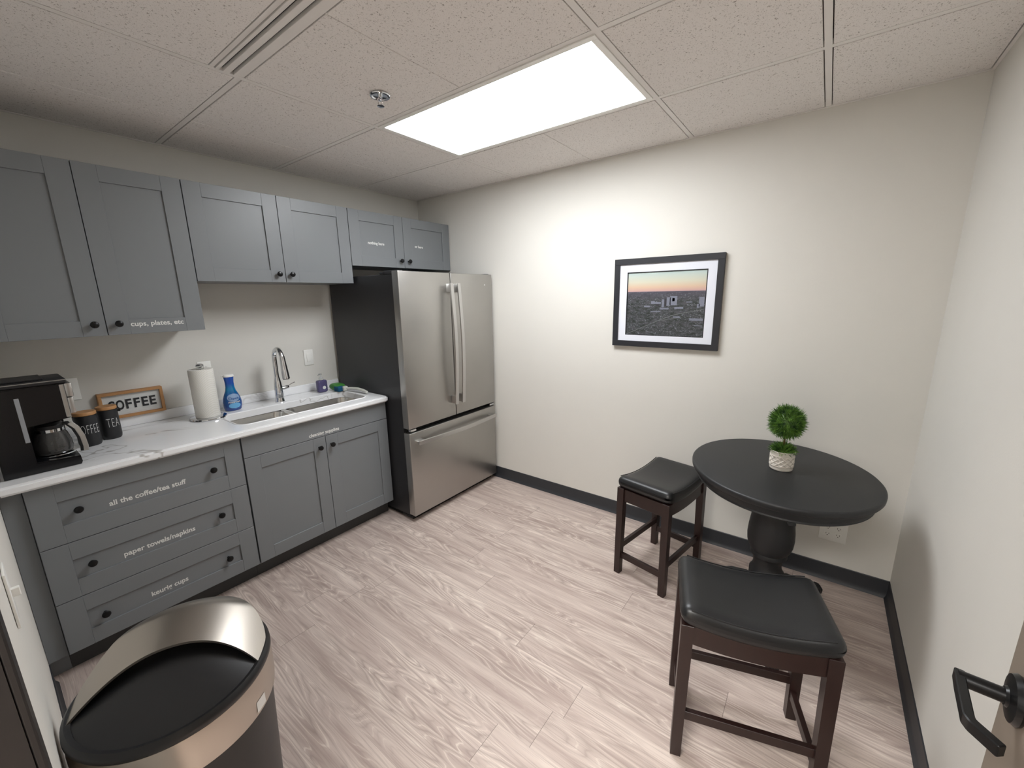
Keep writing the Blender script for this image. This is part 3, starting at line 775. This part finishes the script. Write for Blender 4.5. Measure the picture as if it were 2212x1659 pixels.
# blue dish soap bottle
BX, BY = .125, -1.722
bb = thing('dish_soap_bottle', 'blue dish soap spray bottle with white cap by the sink', 'bottle', (BX, BY, ZT))
prof = [(0, .001), (.040, .001), (.046, .006), (.051, .03), (.0515, .055), (.047, .08), (.038, .105), (.029, .125), (.0245, .150), (.024, .175), (.026, .2), (.028, .213)]
MB().lathe(prof, (BX, BY, ZT), 36, sx=.72).build('bottle_body', 'bluebottle', bb, world=True)
for o in bb.children: pass
m = MB(); m.lathe([(.0285, .2125), (.030, .2135), (.030, .220), (.026, .2265), (.010, .229), (0, .229)], (BX, BY, ZT), 28, sx=.8)
m.tube([(BX, BY - .02, ZT + .222), (BX - .004, BY - .035, ZT + .221), (BX - .006, BY - .034, ZT + .205)], .0035, 8); m.build('cap', 'white', bb)
def lab(prof_, zc, hh, ww, mat_):
    m = MB(); bm = m.bm; n = 16; k = 10; grid = []
    for j in range(k + 1):
        z = zc - hh + 2 * hh * j / k; half = ww * math.sqrt(max(0.0, 1 - ((z - zc) / hh) ** 2)) + .0005
        R_ = .0512 if z < .06 else .0512 - (z - .06) * .2
        if z > .085: R_ = .0462 - (z - .085) * .4
        row = []
        for i in range(n + 1):
            y = -half + 2 * half * i / n; x = .72 * math.sqrt(max(0, R_ * R_ - y * y)) + .0012
            row.append(bm.verts.new((BX + x, BY + y, ZT + z)))
        grid.append(row)
    for a, b in zip(grid, grid[1:]):
        for i in range(n): bm.faces.new((a[i], a[i + 1], b[i + 1], b[i]))
    for f_ in bm.faces: f_.smooth = True
    return m
l1 = lab(None, .083, .026, .033, 'bluelabel').build('label', 'bluelabel', bb)
l2 = lab(None, .034, .018, .032, 'bluelabel2').build('label', 'bluelabel2', bb)
m = MB()
def curve_text(body, size, zc, sx=1):
    def fn(c):
        y = c.x; z = zc + c.y; R_ = .0512 if z < .06 else .0512 - (z - .06) * .2
        return Vector((BX + .72 * math.sqrt(max(0, R_ * R_ - y * y)) + .0022 + c.z, BY + y, ZT + z))
    return text_mesh(body, size, CABX, (0, 0, 0), .0002, fn=fn, sx=sx, bold=.0003)
add_mesh(m, curve_text('Dawn', .024, .079)); o = m.build('lettering', 'letterblack' if False else 'bluebottle', l1)
m = MB(); add_mesh(m, curve_text('Powerwash', .015, .056, .9)); m.build('lettering', 'whiteletter', l2)

# hand soap
HX, HY = .125, -1.138
hs = thing('hand_soap_bottle', 'clear pump bottle of purple hand soap by the refrigerator', 'soap bottle', (HX, HY, ZT))
MB().rbox((HX, HY, ZT + .046), (.024, .036, .0455), .014, 9).build('bottle_body', 'purple', hs)
m = MB(); m.lathe([(.014, .088), (.015, .092), (.015, .108), (.011, .112), (.005, .114), (.005, .130), (.010, .132), (.010, .138), (0, .140)], (HX, HY, ZT), 20)
m.tube([(HX, HY, ZT + .135), (HX + .012, HY - .018, ZT + .137), (HX + .020, HY - .030, ZT + .131)], [.005, .0045, .0035], 8)
m.build('pump', 'clear', hs)
m = MB(); m.lathe([(0, 0), (.013, 0), (.012, .0012), (0, .0016)], (HX + .0235, HY + .006, ZT + .036), 18, m=ROTX); m.build('label', 'whiteletter', hs)

# dish brush
db = thing('dish_brush', 'green and blue dish scrubber with clear white handle at worktop corner', 'dish brush', (.3, -1.02, ZT))
m = MB(); m.rbox((.175, -1.045, ZT + .031), (.060, .040, .0265), .022, 8, fn=lambda c: (c.x, c.y, c.z * (1 - .4 * (c.x / .060) ** 2))); m.build('brush_head', 'greenplastic', db)
m = MB(); m.rbox((.226, -1.063, ZT + .024), (.030, .024, .019), .006, 7); m.build('sponge_pad', 'bluesponge', db)
m = MB(); m.rbox((.258, -1.035, ZT + .024), (.016, .018, .0175), .007, 7)
m.tube([(.262, -1.03, ZT + .024), (.31, -1.008, ZT + .027), (.37, -.997, ZT + .028), (.43, -.994, ZT + .022), (.475, -.996, ZT + .0155)], [.009, .0085, .0095, .0105, .0095], 14)
m.build('brush_handle', 'clearwhite', db)

# ================================================================== framed picture
fp = thing('framed_picture', 'black framed aerial city skyline photo with white mat on the beige wall', 'picture', (2.232, -.012, 1.52))
x0, x1, z0, z1 = 1.908, 2.560, 1.244, 1.800
fw = .036
def yb(mb, a, b, c, d, y0, y1, bev=.001): mb.box(a, b, y0, y1, c, d, bev)
m = MB(); yb(m, x0, x1, z1 - fw, z1, -.026, -.001); yb(m, x0, x1, z0, z0 + fw, -.026, -.001)
yb(m, x0, x0 + fw, z0 + fw, z1 - fw, -.026, -.001); yb(m, x1 - fw, x1, z0 + fw, z1 - fw, -.026, -.001); m.build('picture_frame', 'frameblack', fp)
mx0, mx1, mz0, mz1 = 1.993, 2.475, 1.318, 1.716
m = MB(); a0, a1, c0, c1 = x0 + fw - .002, x1 - fw + .002, z0 + fw - .002, z1 - fw + .002
m.box(a0, a1, -.0175, -.015, mz1, c1); m.box(a0, a1, -.0175, -.015, c0, mz0); m.box(a0, mx0, -.0175, -.015, mz0, mz1); m.box(mx1, a1, -.0175, -.015, mz0, mz1)
m.build('mat_board', 'matboard', fp)
m = MB(); e = .0055
m.box(mx0, mx1, -.0158, -.013, mz1 - e, mz1); m.box(mx0, mx1, -.0158, -.013, mz0, mz0 + e * .6); m.box(mx0, mx0 + e, -.0158, -.013, mz0, mz1); m.box(mx1 - e, mx1, -.0158, -.013, mz0, mz1)
m.build('inner_mat', 'letterblack', fp)
m = MB(); Y_ = -.0120
cx, cz = (mx0 + mx1) / 2, (mz0 + mz1) / 2
PWD, PHT = (mx1 - mx0), (mz1 - mz0)
m.box(mx0, mx1, Y_, -.011, mz0, mz1, mi=0)
def U(u, v): return (mx0 + u * PWD, mz0 + v * PHT)
def rect(u0, u1, v0, v1, mi, lift=.0002):
    a, c = U(u0, v0); b, d = U(u1, v1); m.quad((a, Y_ - lift, c), (b, Y_ - lift, c), (b, Y_ - lift, d), (a, Y_ - lift, d), mi=mi)
rnd = random.Random(3)
for u0, u1, v0, v1, mi in ((.53, .58, .47, .60, 1), (.57, .66, .48, .62, 1), (.50, .53, .46, .58, 2), (.47, .50, .45, .57, 1), (.92, .98, .46, .60, 1), (.60, .63, .54, .59, 2), (.33, .38, .50, .545, 1), (.38, .46, .50, .53, 1),
                          (.40, .44, .47, .50, 2), (.90, .93, .44, .50, 1), (.77, .84, .52, .535, 1), (.63, .74, .425, .455, 1), (.45, .56, .415, .44, 1), (.82, .98, .25, .285, 1), (.88, .98, .17, .18, 1), (.62, .71, .29, .31, 1), (.33, .46, .375, .39, 1), (.24, .32, .45, .475, 1)):
    rect(u0, u1, v0, v1, mi)
for k in range(420):
    u, v = rnd.uniform(.01, .96), rnd.uniform(.02, .62) ** 1.0
    s_ = .002 + .008 * (1 - v) * rnd.random(); rect(u, min(.99, u + s_ * rnd.uniform(1, 3.4)), v, v + s_ * .55, rnd.choice((1, 2, 3)), .00015)
def line(u0, v0, u1, v1, w_):
    a = Vector((*U(u0, v0), 0)); b = Vector((*U(u1, v1), 0)); n_ = Vector((-(b - a).y, (b - a).x, 0)).normalized() * w_ / 2
    q = [a + n_, b + n_, b - n_, a - n_]; m.quad(*[(p.x, Y_ - .00018, p.y) for p in q], mi=3)
line(.01, .01, .45, .25, .003); line(.45, .25, .62, .33, .004); line(.62, .33, .98, .42, .003); line(.45, .24, .74, .30, .002)
po = m.build('print', ['print', 'bldglight', 'bldgdark', 'road'], None)
for v in po.data.vertices: v.co -= Vector((cx, 0, cz))
po.parent = fp; po.location = Vector((cx, 0, cz)) - Vector(fp.location)

# ================================================================== round table
TX, TY, TZ = 2.952, -0.473, .772
tb = thing('round_table', 'round black pedestal dining table near the right wall', 'table', (TX, TY, 0))
ROT = math.radians(-73)
def ell(a, b, n=96): return [(TX + a * math.cos(q) * math.cos(ROT) - b * math.sin(q) * math.sin(ROT), TY + a * math.cos(q) * math.sin(ROT) + b * math.sin(q) * math.cos(ROT)) for q in [2 * PI * k / n for k in range(n)]]
def ellprof(prof, n=96):
    m = MB(); b = m.bm; rings = []
    for d, z in prof: rings.append([b.verts.new((x, y, z)) for x, y in ell(.416 - d, .374 - d, n)])
    for p, q in zip(rings, rings[1:]):
        for k in range(n): b.faces.new((p[k], p[(k + 1) % n], q[(k + 1) % n], q[k]))
    b.faces.new(rings[0]); b.faces.new(rings[-1])
    for f_ in b.faces: f_.smooth = True
    bmesh.ops.recalc_face_normals(b, faces=b.faces); return m
ellprof([(.010, TZ), (.004, TZ - .0015), (.0008, TZ - .005), (0, TZ - .010), (.001, TZ - .022), (.006, TZ - .030), (.014, TZ - .034)]).build('tabletop', 'tablepaint', tb, sharp=50)
ellprof([(.026, TZ - .0335), (.026, TZ - .060), (.029, TZ - .064), (.027, TZ - .070), (.033, TZ - .0755), (.06, TZ - .0755)]).build('apron', 'tablepaint', tb, sharp=50)
br = math.radians(-80)
m = MB(); m.box(-.010, .010, -.013, .013, -.045, 0, .002)
o = m.build('leaf_bracket', 'tablepaint', tb, world=False); o.location = (.078, -.365, TZ - .045); o.rotation_euler = (0, 0, ROT)
m = MB(); m.lathe([(.10, .692), (.105, .688), (.105, .672), (.092, .664), (.092, .650), (.098, .643), (.096, .634), (.088, .624), (.084, .60), (.085, .56), (.091, .51), (.097, .46), (.099, .42), (.096, .385), (.088, .36), (.076, .342), (.079, .334), (.079, .322), (.070, .314), (.064, .30), (.060, .27), (.066, .245), (.074, .235), (.076, .10), (.066, .08), (.0, .075)], (TX, TY, 0), 48)
m.build('pedestal', 'tablepaint', tb, sharp=40)
def tleg(a):
    m = MB(); ca, sa = math.cos(a), math.sin(a)
    P = [(.04, .13), (.09, .145), (.15, .135), (.21, .105), (.27, .070), (.32, .042), (.355, .032)]
    Rr = [.038, .036, .032, .027, .024, .022, .026]
    m.tube([(TX + r_ * ca, TY + r_ * sa, z) for r_, z in P], Rr, 14)
    # claw foot: ribbed toes round a ball
    fx_, fy_ = TX + .365 * ca, TY + .365 * sa
    m.rbox((fx_, fy_, .0245), (.030, .030, .024), .022, 6)
    for k in (-1.5, -.5, .5, 1.5):
        q = a + k * .42; o1 = Vector((fx_, fy_, 0)); d = Vector((math.cos(q), math.sin(q), 0))
        m.tube([o1 - d * .012 + Vector((0, 0, .056)), o1 + d * .018 + Vector((0, 0, .048)), o1 + d * .031 + Vector((0, 0, .026)), o1 + d * .030 + Vector((0, 0, .006))], [.007, .008, .008, .006], 8)
    m.build('leg', 'tablepaint', tb, sharp=50)
for a in (-78, 55, 170): tleg(math.radians(a))

# topiary plant
QX, QY = 2.957, -.476
tp = thing('potted_topiary', 'small artificial ball topiary in a white lattice pot on the round table', 'plant', (QX, QY, TZ))
def potfn(r_, z, a):
    d = 0
    if .022 < z < .066:
        u = a * 6 / PI; v_ = (z - .022) / .044 * 2.0
        s1 = abs(((u + v_) % 1) - .5); s2 = abs(((u - v_) % 1) - .5)
        d = .0040 * max(max(0, 1 - (.5 - s1) / .15), max(0, 1 - (.5 - s2) / .15))
    return ((r_ + d) * math.cos(a), (r_ + d) * math.sin(a), z)
zs = [(.043, .0005), (.046, .003)] + [(.0465 + .003 * (z / .09), z) for z in [.006, .012, .018]] + [(.0492, .0195), (.0492, .0215)] + [(.0462, .0225 + .0435 * k / 26) for k in range(27)] + [(.050, .067), (.050, .069), (.0482, .070), (.049, .085), (.0505, .090), (.048, .092), (.045, .089), (.044, .075), (0, .074)]
MB().lathe(zs, (QX, QY, TZ), 264, fn=potfn).build('pot', 'ceramicwhite', tp, sharp=60)
def blades(mb, c, R0, R1, n, ln, wd, zmin=-1.0, flat=1.0):
    bm = mb.bm; g = PI * (3 - math.sqrt(5))
    for k in range(n):
        z = zmin + (1 - zmin) * (k + .5) / n; rr = math.sqrt(max(0, 1 - z * z)); th = g * k
        d = Vector((rr * math.cos(th), rr * math.sin(th), z * flat))
        d = (d + Vector((random.gauss(0, .22), random.gauss(0, .22), random.gauss(0, .22) + .06))).normalized()
        p = Vector(c) + Vector((rr * math.cos(th), rr * math.sin(th), z * flat)) * random.uniform(R0, R1)
        s_ = d.cross(Vector((random.gauss(0, 1), random.gauss(0, 1), random.gauss(0, 1)))).normalized() * wd
        l_ = ln * random.uniform(.6, 1.25)
        a = bm.verts.new(p - s_); b = bm.verts.new(p + s_); c2 = bm.verts.new(p + d * l_ * .6 + s_ * .7); e = bm.verts.new(p + d * l_); f_ = bm.verts.new(p + d * l_ * .6 - s_ * .7)
        bm.faces.new((a, b, c2, e, f_))
BZ = TZ + .226
m = MB(); m.lathe([(.001, -.058), (.03, -.05), (.05, -.028), (.057, 0), (.05, .028), (.03, .05), (.001, .058)], (QX + .002, QY, BZ), 20)
blades(m, (QX + .002, QY, BZ), .045, .062, 3000, .024, .0016, flat=1.1); m.build('foliage_ball', 'leaf', tp)
MB().tube([(QX, QY, TZ + .07), (QX + .001, QY, TZ + .12), (QX + .001, QY, BZ - .04)], [.0055, .0045, .004], 8).build('stem', 'stem', tp)
m = MB(); m.lathe([(.001, .074), (.04, .076), (.036, .092), (.018, .102), (.001, .104)], (QX, QY, TZ), 16)
blades(m, (QX, QY, TZ + .084), .026, .043, 1100, .024, .0016, zmin=.0, flat=.7); m.build('moss', 'leaf', tp)

# ================================================================== stools
def SADDLE(u): return .030 * (u ** 2)
def make_stool(label, loc, rz):
    r = thing('bar_stool', label, 'stool', loc, rz, 'backless saddle seat stools at the round table')
    hl, hs_ = .224, .158
    def sad(c):
        u = abs(c.x / hl)
        f_ = SADDLE(u)
        e = max(0.0, (u - .80) / .20)
        if c.z > 0: f_ -= .012 * e * e
        return (c.x, c.y, c.z + f_)
    st = MB().rbox((0, 0, .540), (hl, hs_, .036), .030, 18, fn=sad).build('seat', 'leather', r, world=False)
    for sgn in (-1, 1):
        P = [(-hl + .010 + (2 * hl - .02) * k / 20, sgn * (hs_ + .0005), 0) for k in range(21)]
        P = [(x, y - sgn * .0075, .540 + .030 + SADDLE(abs(x / hl)) - .012 * max(0, (abs(x / hl) - .8) / .2) ** 2) for x, y, _ in P[1:-1]]
        MB().tube(P, .0025, 6).build('piping', 'leather', st, world=False)
    lx, ly, lw = .200, .133, .0195
    for sx_ in (-1, 1):
        for sy_ in (-1, 1):
            m = MB(); b = m.bm
            cx_, cy_ = sx_ * lx, sy_ * ly
            m.prism([(cx_ - lw, cy_ - lw), (cx_ + lw, cy_ - lw), (cx_ + lw, cy_ + lw), (cx_ - lw, cy_ + lw)], 0.0, .512 + .02, bev=.0015, seg=1)
            for v in m.bm.verts:
                if v.co.z < .01:   # slight outward sweep and taper at the foot
                    v.co.x = cx_ + (v.co.x - cx_) * .86 + sx_ * .006; v.co.y = cy_ + (v.co.y - cy_) * .86 + sy_ * .004
            m.build('leg', 'espresso', r, world=False)
    for sy_ in (-1, 1):
        n = 12; up_ = []; lo_ = []
        for k in range(n + 1):
            x = -lx + lw + (2 * lx - 2 * lw) * k / n; e_ = .03 * (abs(x) / hl) ** 2
            up_.append((x, .513 + e_)); lo_.append((x, .447 + e_ * .7))
        MB().prism(up_ + lo_[::-1], sy_ * (ly + .002) - .010, sy_ * (ly + .002) + .010, axis='y').build('apron', 'espresso', r, world=False)
        MB().box(-lx + lw * .6, lx - lw * .6, sy_ * ly - .009, sy_ * ly + .009, .152, .186, .0012).build('stretcher', 'espresso', r, world=False)
        MB().box(sy_ * lx - .010, sy_ * lx + .010, -ly + lw, ly - lw, .455, .526, .001).build('apron', 'espresso', r, world=False)
        MB().box(sy_ * lx - .009, sy_ * lx + .009, -ly + lw * .6, ly - lw * .6, .098, .132, .0012).build('stretcher', 'espresso', r, world=False)
    return r
s1 = make_stool('black leather saddle stool on the far left side of the round table', (2.418, -.437, 0), math.radians(79))
s2 = copy_tree(s1)
s2.location = (2.950, -1.222, 0); s2.rotation_euler = (0, 0, math.radians(17))
s2['label'] = 'black leather saddle stool nearest the camera, in front of the round table'

# ================================================================== trash can
GX, GY, GR = 1.862, -2.492, .196
tc_ = thing('trash_can', 'round black swing-top trash can with steel hood and band', 'trash can', (GX, GY, 0))
MB().lathe([(0, .001), (.172, .001), (.176, .006), (.176, .02), (.170, .024), (.190, .578), (.186, .578), (.166, .03), (0, .03)], (GX, GY, 0), 72).build('can_body', 'blackplastic', tc_, sharp=50)
bd = MB().lathe([(.191, .573), (GR + .001, .574), (GR + .003, .60), (GR + .003, .640), (GR, .668), (.188, .668)], (GX, GY, 0), 96).build('steel_band', 'cansteel', tc_, sharp=50)
MB().lathe([(.184, .660), (GR + .0005, .669), (GR + .004, .676), (GR + .003, .686), (GR - .004, .694), (.182, .690), (.180, .672)], (GX, GY, 0), 96).build('rim', 'blackplastic', tc_, sharp=60)
# sticker on the band
m = MB(); bm = m.bm; rows = []
for z in (.583, .597, .612):
    rows.append([bm.verts.new((GX + (GR + .0036) * math.cos(a), GY + (GR + .0036) * math.sin(a), z)) for a in [math.radians(31 + 9 * k / 5) for k in range(6)]])
for a, b in zip(rows, rows[1:]):
    for k in range(5): bm.faces.new((a[k], a[k + 1], b[k + 1], b[k]))
m.build('sticker', 'whiteletter', bd)
# dome: barrel arched across y; black swing flap on the near (+x) half, steel hood on the far half
CR, SR = math.cos(math.radians(-27)), math.sin(math.radians(-27))
def arch(yy, top): return top * max(0.0, 1 - (yy / (GR + .004)) ** 2)
def dome(name, mat, x_lo, x_hi, R_, base, top, thick, edge=None, drop=0.0, nx=40, ny=48, fall=None):
    m = MB(); bm = m.bm
    def pt(u, v, off):
        yy = -R_ * .997 * math.cos(PI * v); c_ = math.sqrt(max(0, R_ * R_ - yy * yy))
        a, b = max(-c_, x_lo(yy)), min(c_, x_hi(yy))
        if b < a: a = b = (a + b) / 2
        xx = a + (b - a) * u
        z = base + arch(yy, top) + off
        if fall: z += fall(xx, yy, c_)
        return (GX + xx * CR + yy * -SR, GY + xx * SR + yy * CR, z)
    T = [[bm.verts.new(pt(i / nx, j / ny, 0)) for i in range(nx + 1)] for j in range(ny + 1)]
    B = [[bm.verts.new(pt(i / nx, j / ny, -thick)) for i in range(nx + 1)] for j in range(ny + 1)]
    for j in range(ny):
        for i in range(nx):
            bm.faces.new((T[j][i], T[j][i + 1], T[j + 1][i + 1], T[j + 1][i])); bm.faces.new((B[j][i], B[j + 1][i], B[j + 1][i + 1], B[j][i + 1]))
        bm.faces.new((T[j][0], T[j + 1][0], B[j + 1][0], B[j][0])); bm.faces.new((T[j][nx], B[j][nx], B[j + 1][nx], T[j + 1][nx]))
    for i in range(nx):
        bm.faces.new((T[0][i], B[0][i], B[0][i + 1], T[0][i + 1])); bm.faces.new((T[ny][i], T[ny][i + 1], B[ny][i + 1], B[ny][i]))
    bmesh.ops.remove_doubles(bm, verts=bm.verts, dist=1e-5)
    for f_ in bm.faces: f_.smooth = True
    bmesh.ops.recalc_face_normals(bm, faces=bm.faces)
    return m.build(name, mat, tc_, sharp=45)
# hood: near edge a gentle curve, surface rolls down at the far rim
dome('hood', 'cansteel', lambda y: -9, lambda y: .000 + .062 * (abs(y) / .18) ** 2.5, GR - .006, .700, .080, .006,
     fall=lambda x, y, c: -.085 * max(0, ((-x) / .2 - .55)) ** 2 * 4 * .6 - .13 * max(0, x + .12))
dome('swing_flap', 'blackplastic', lambda y: -.06, lambda y: 9, GR - .010, .678, .056, .012,
     fall=lambda x, y, c: -.085 * max(0, (x + .02) / .2) ** 1.6 * (1 - (y / (GR)) ** 2))

# ================================================================== door leaf, hinged at the right jamb and swung open
hx, hy = 3.272, -2.686; tx_, ty_ = 3.333, -1.775
ang = math.atan2(ty_ - hy, tx_ - hx); LW = math.hypot(tx_ - hx, ty_ - hy)
dl = bpy.data.objects.new('door_1', None); COL.objects.link(dl); dl.location = (hx, hy, 0); dl.rotation_euler = (0, 0, ang); struct(dl)
MB().box(0, LW, -.044, 0, .01, 2.06, .0015).build('door_leaf', 'doorleaf', dl, world=False)
# local: x along the leaf to its free edge, +y out of the room-facing face
m = MB(); hz = 1.0; hxl = LW - .068
FR = Matrix.Rotation(-PI / 2, 4, 'X')
m.lathe([(0, 0), (.034, 0), (.036, .004), (.033, .010), (.015, .013), (.013, .016), (0, .016)], (hxl, 0, hz), 32, m=FR)
hb = m.build('rose', 'blackmetal', dl, world=False)
m = MB(); m.tube([(hxl, .012, hz), (hxl, .062, hz)], .011, 14)
m.tube([(hxl + .009, .060, hz), (hxl - .02, .061, hz), (hxl - .085, .061, hz), (hxl - .092, .058, hz), (hxl - .116, .035, hz)], 0, flat=(.018, .012), up=(0, 0, 1))
m.build('lever_handle', 'blackmetal', dl, world=False)
for z in (.25, 1.05, 1.85):
    MB().tube([(-.006, .004, z - .05), (-.006, .004, z + .05)], .006, 10).build('hinge', 'blackmetal', dl, world=False)
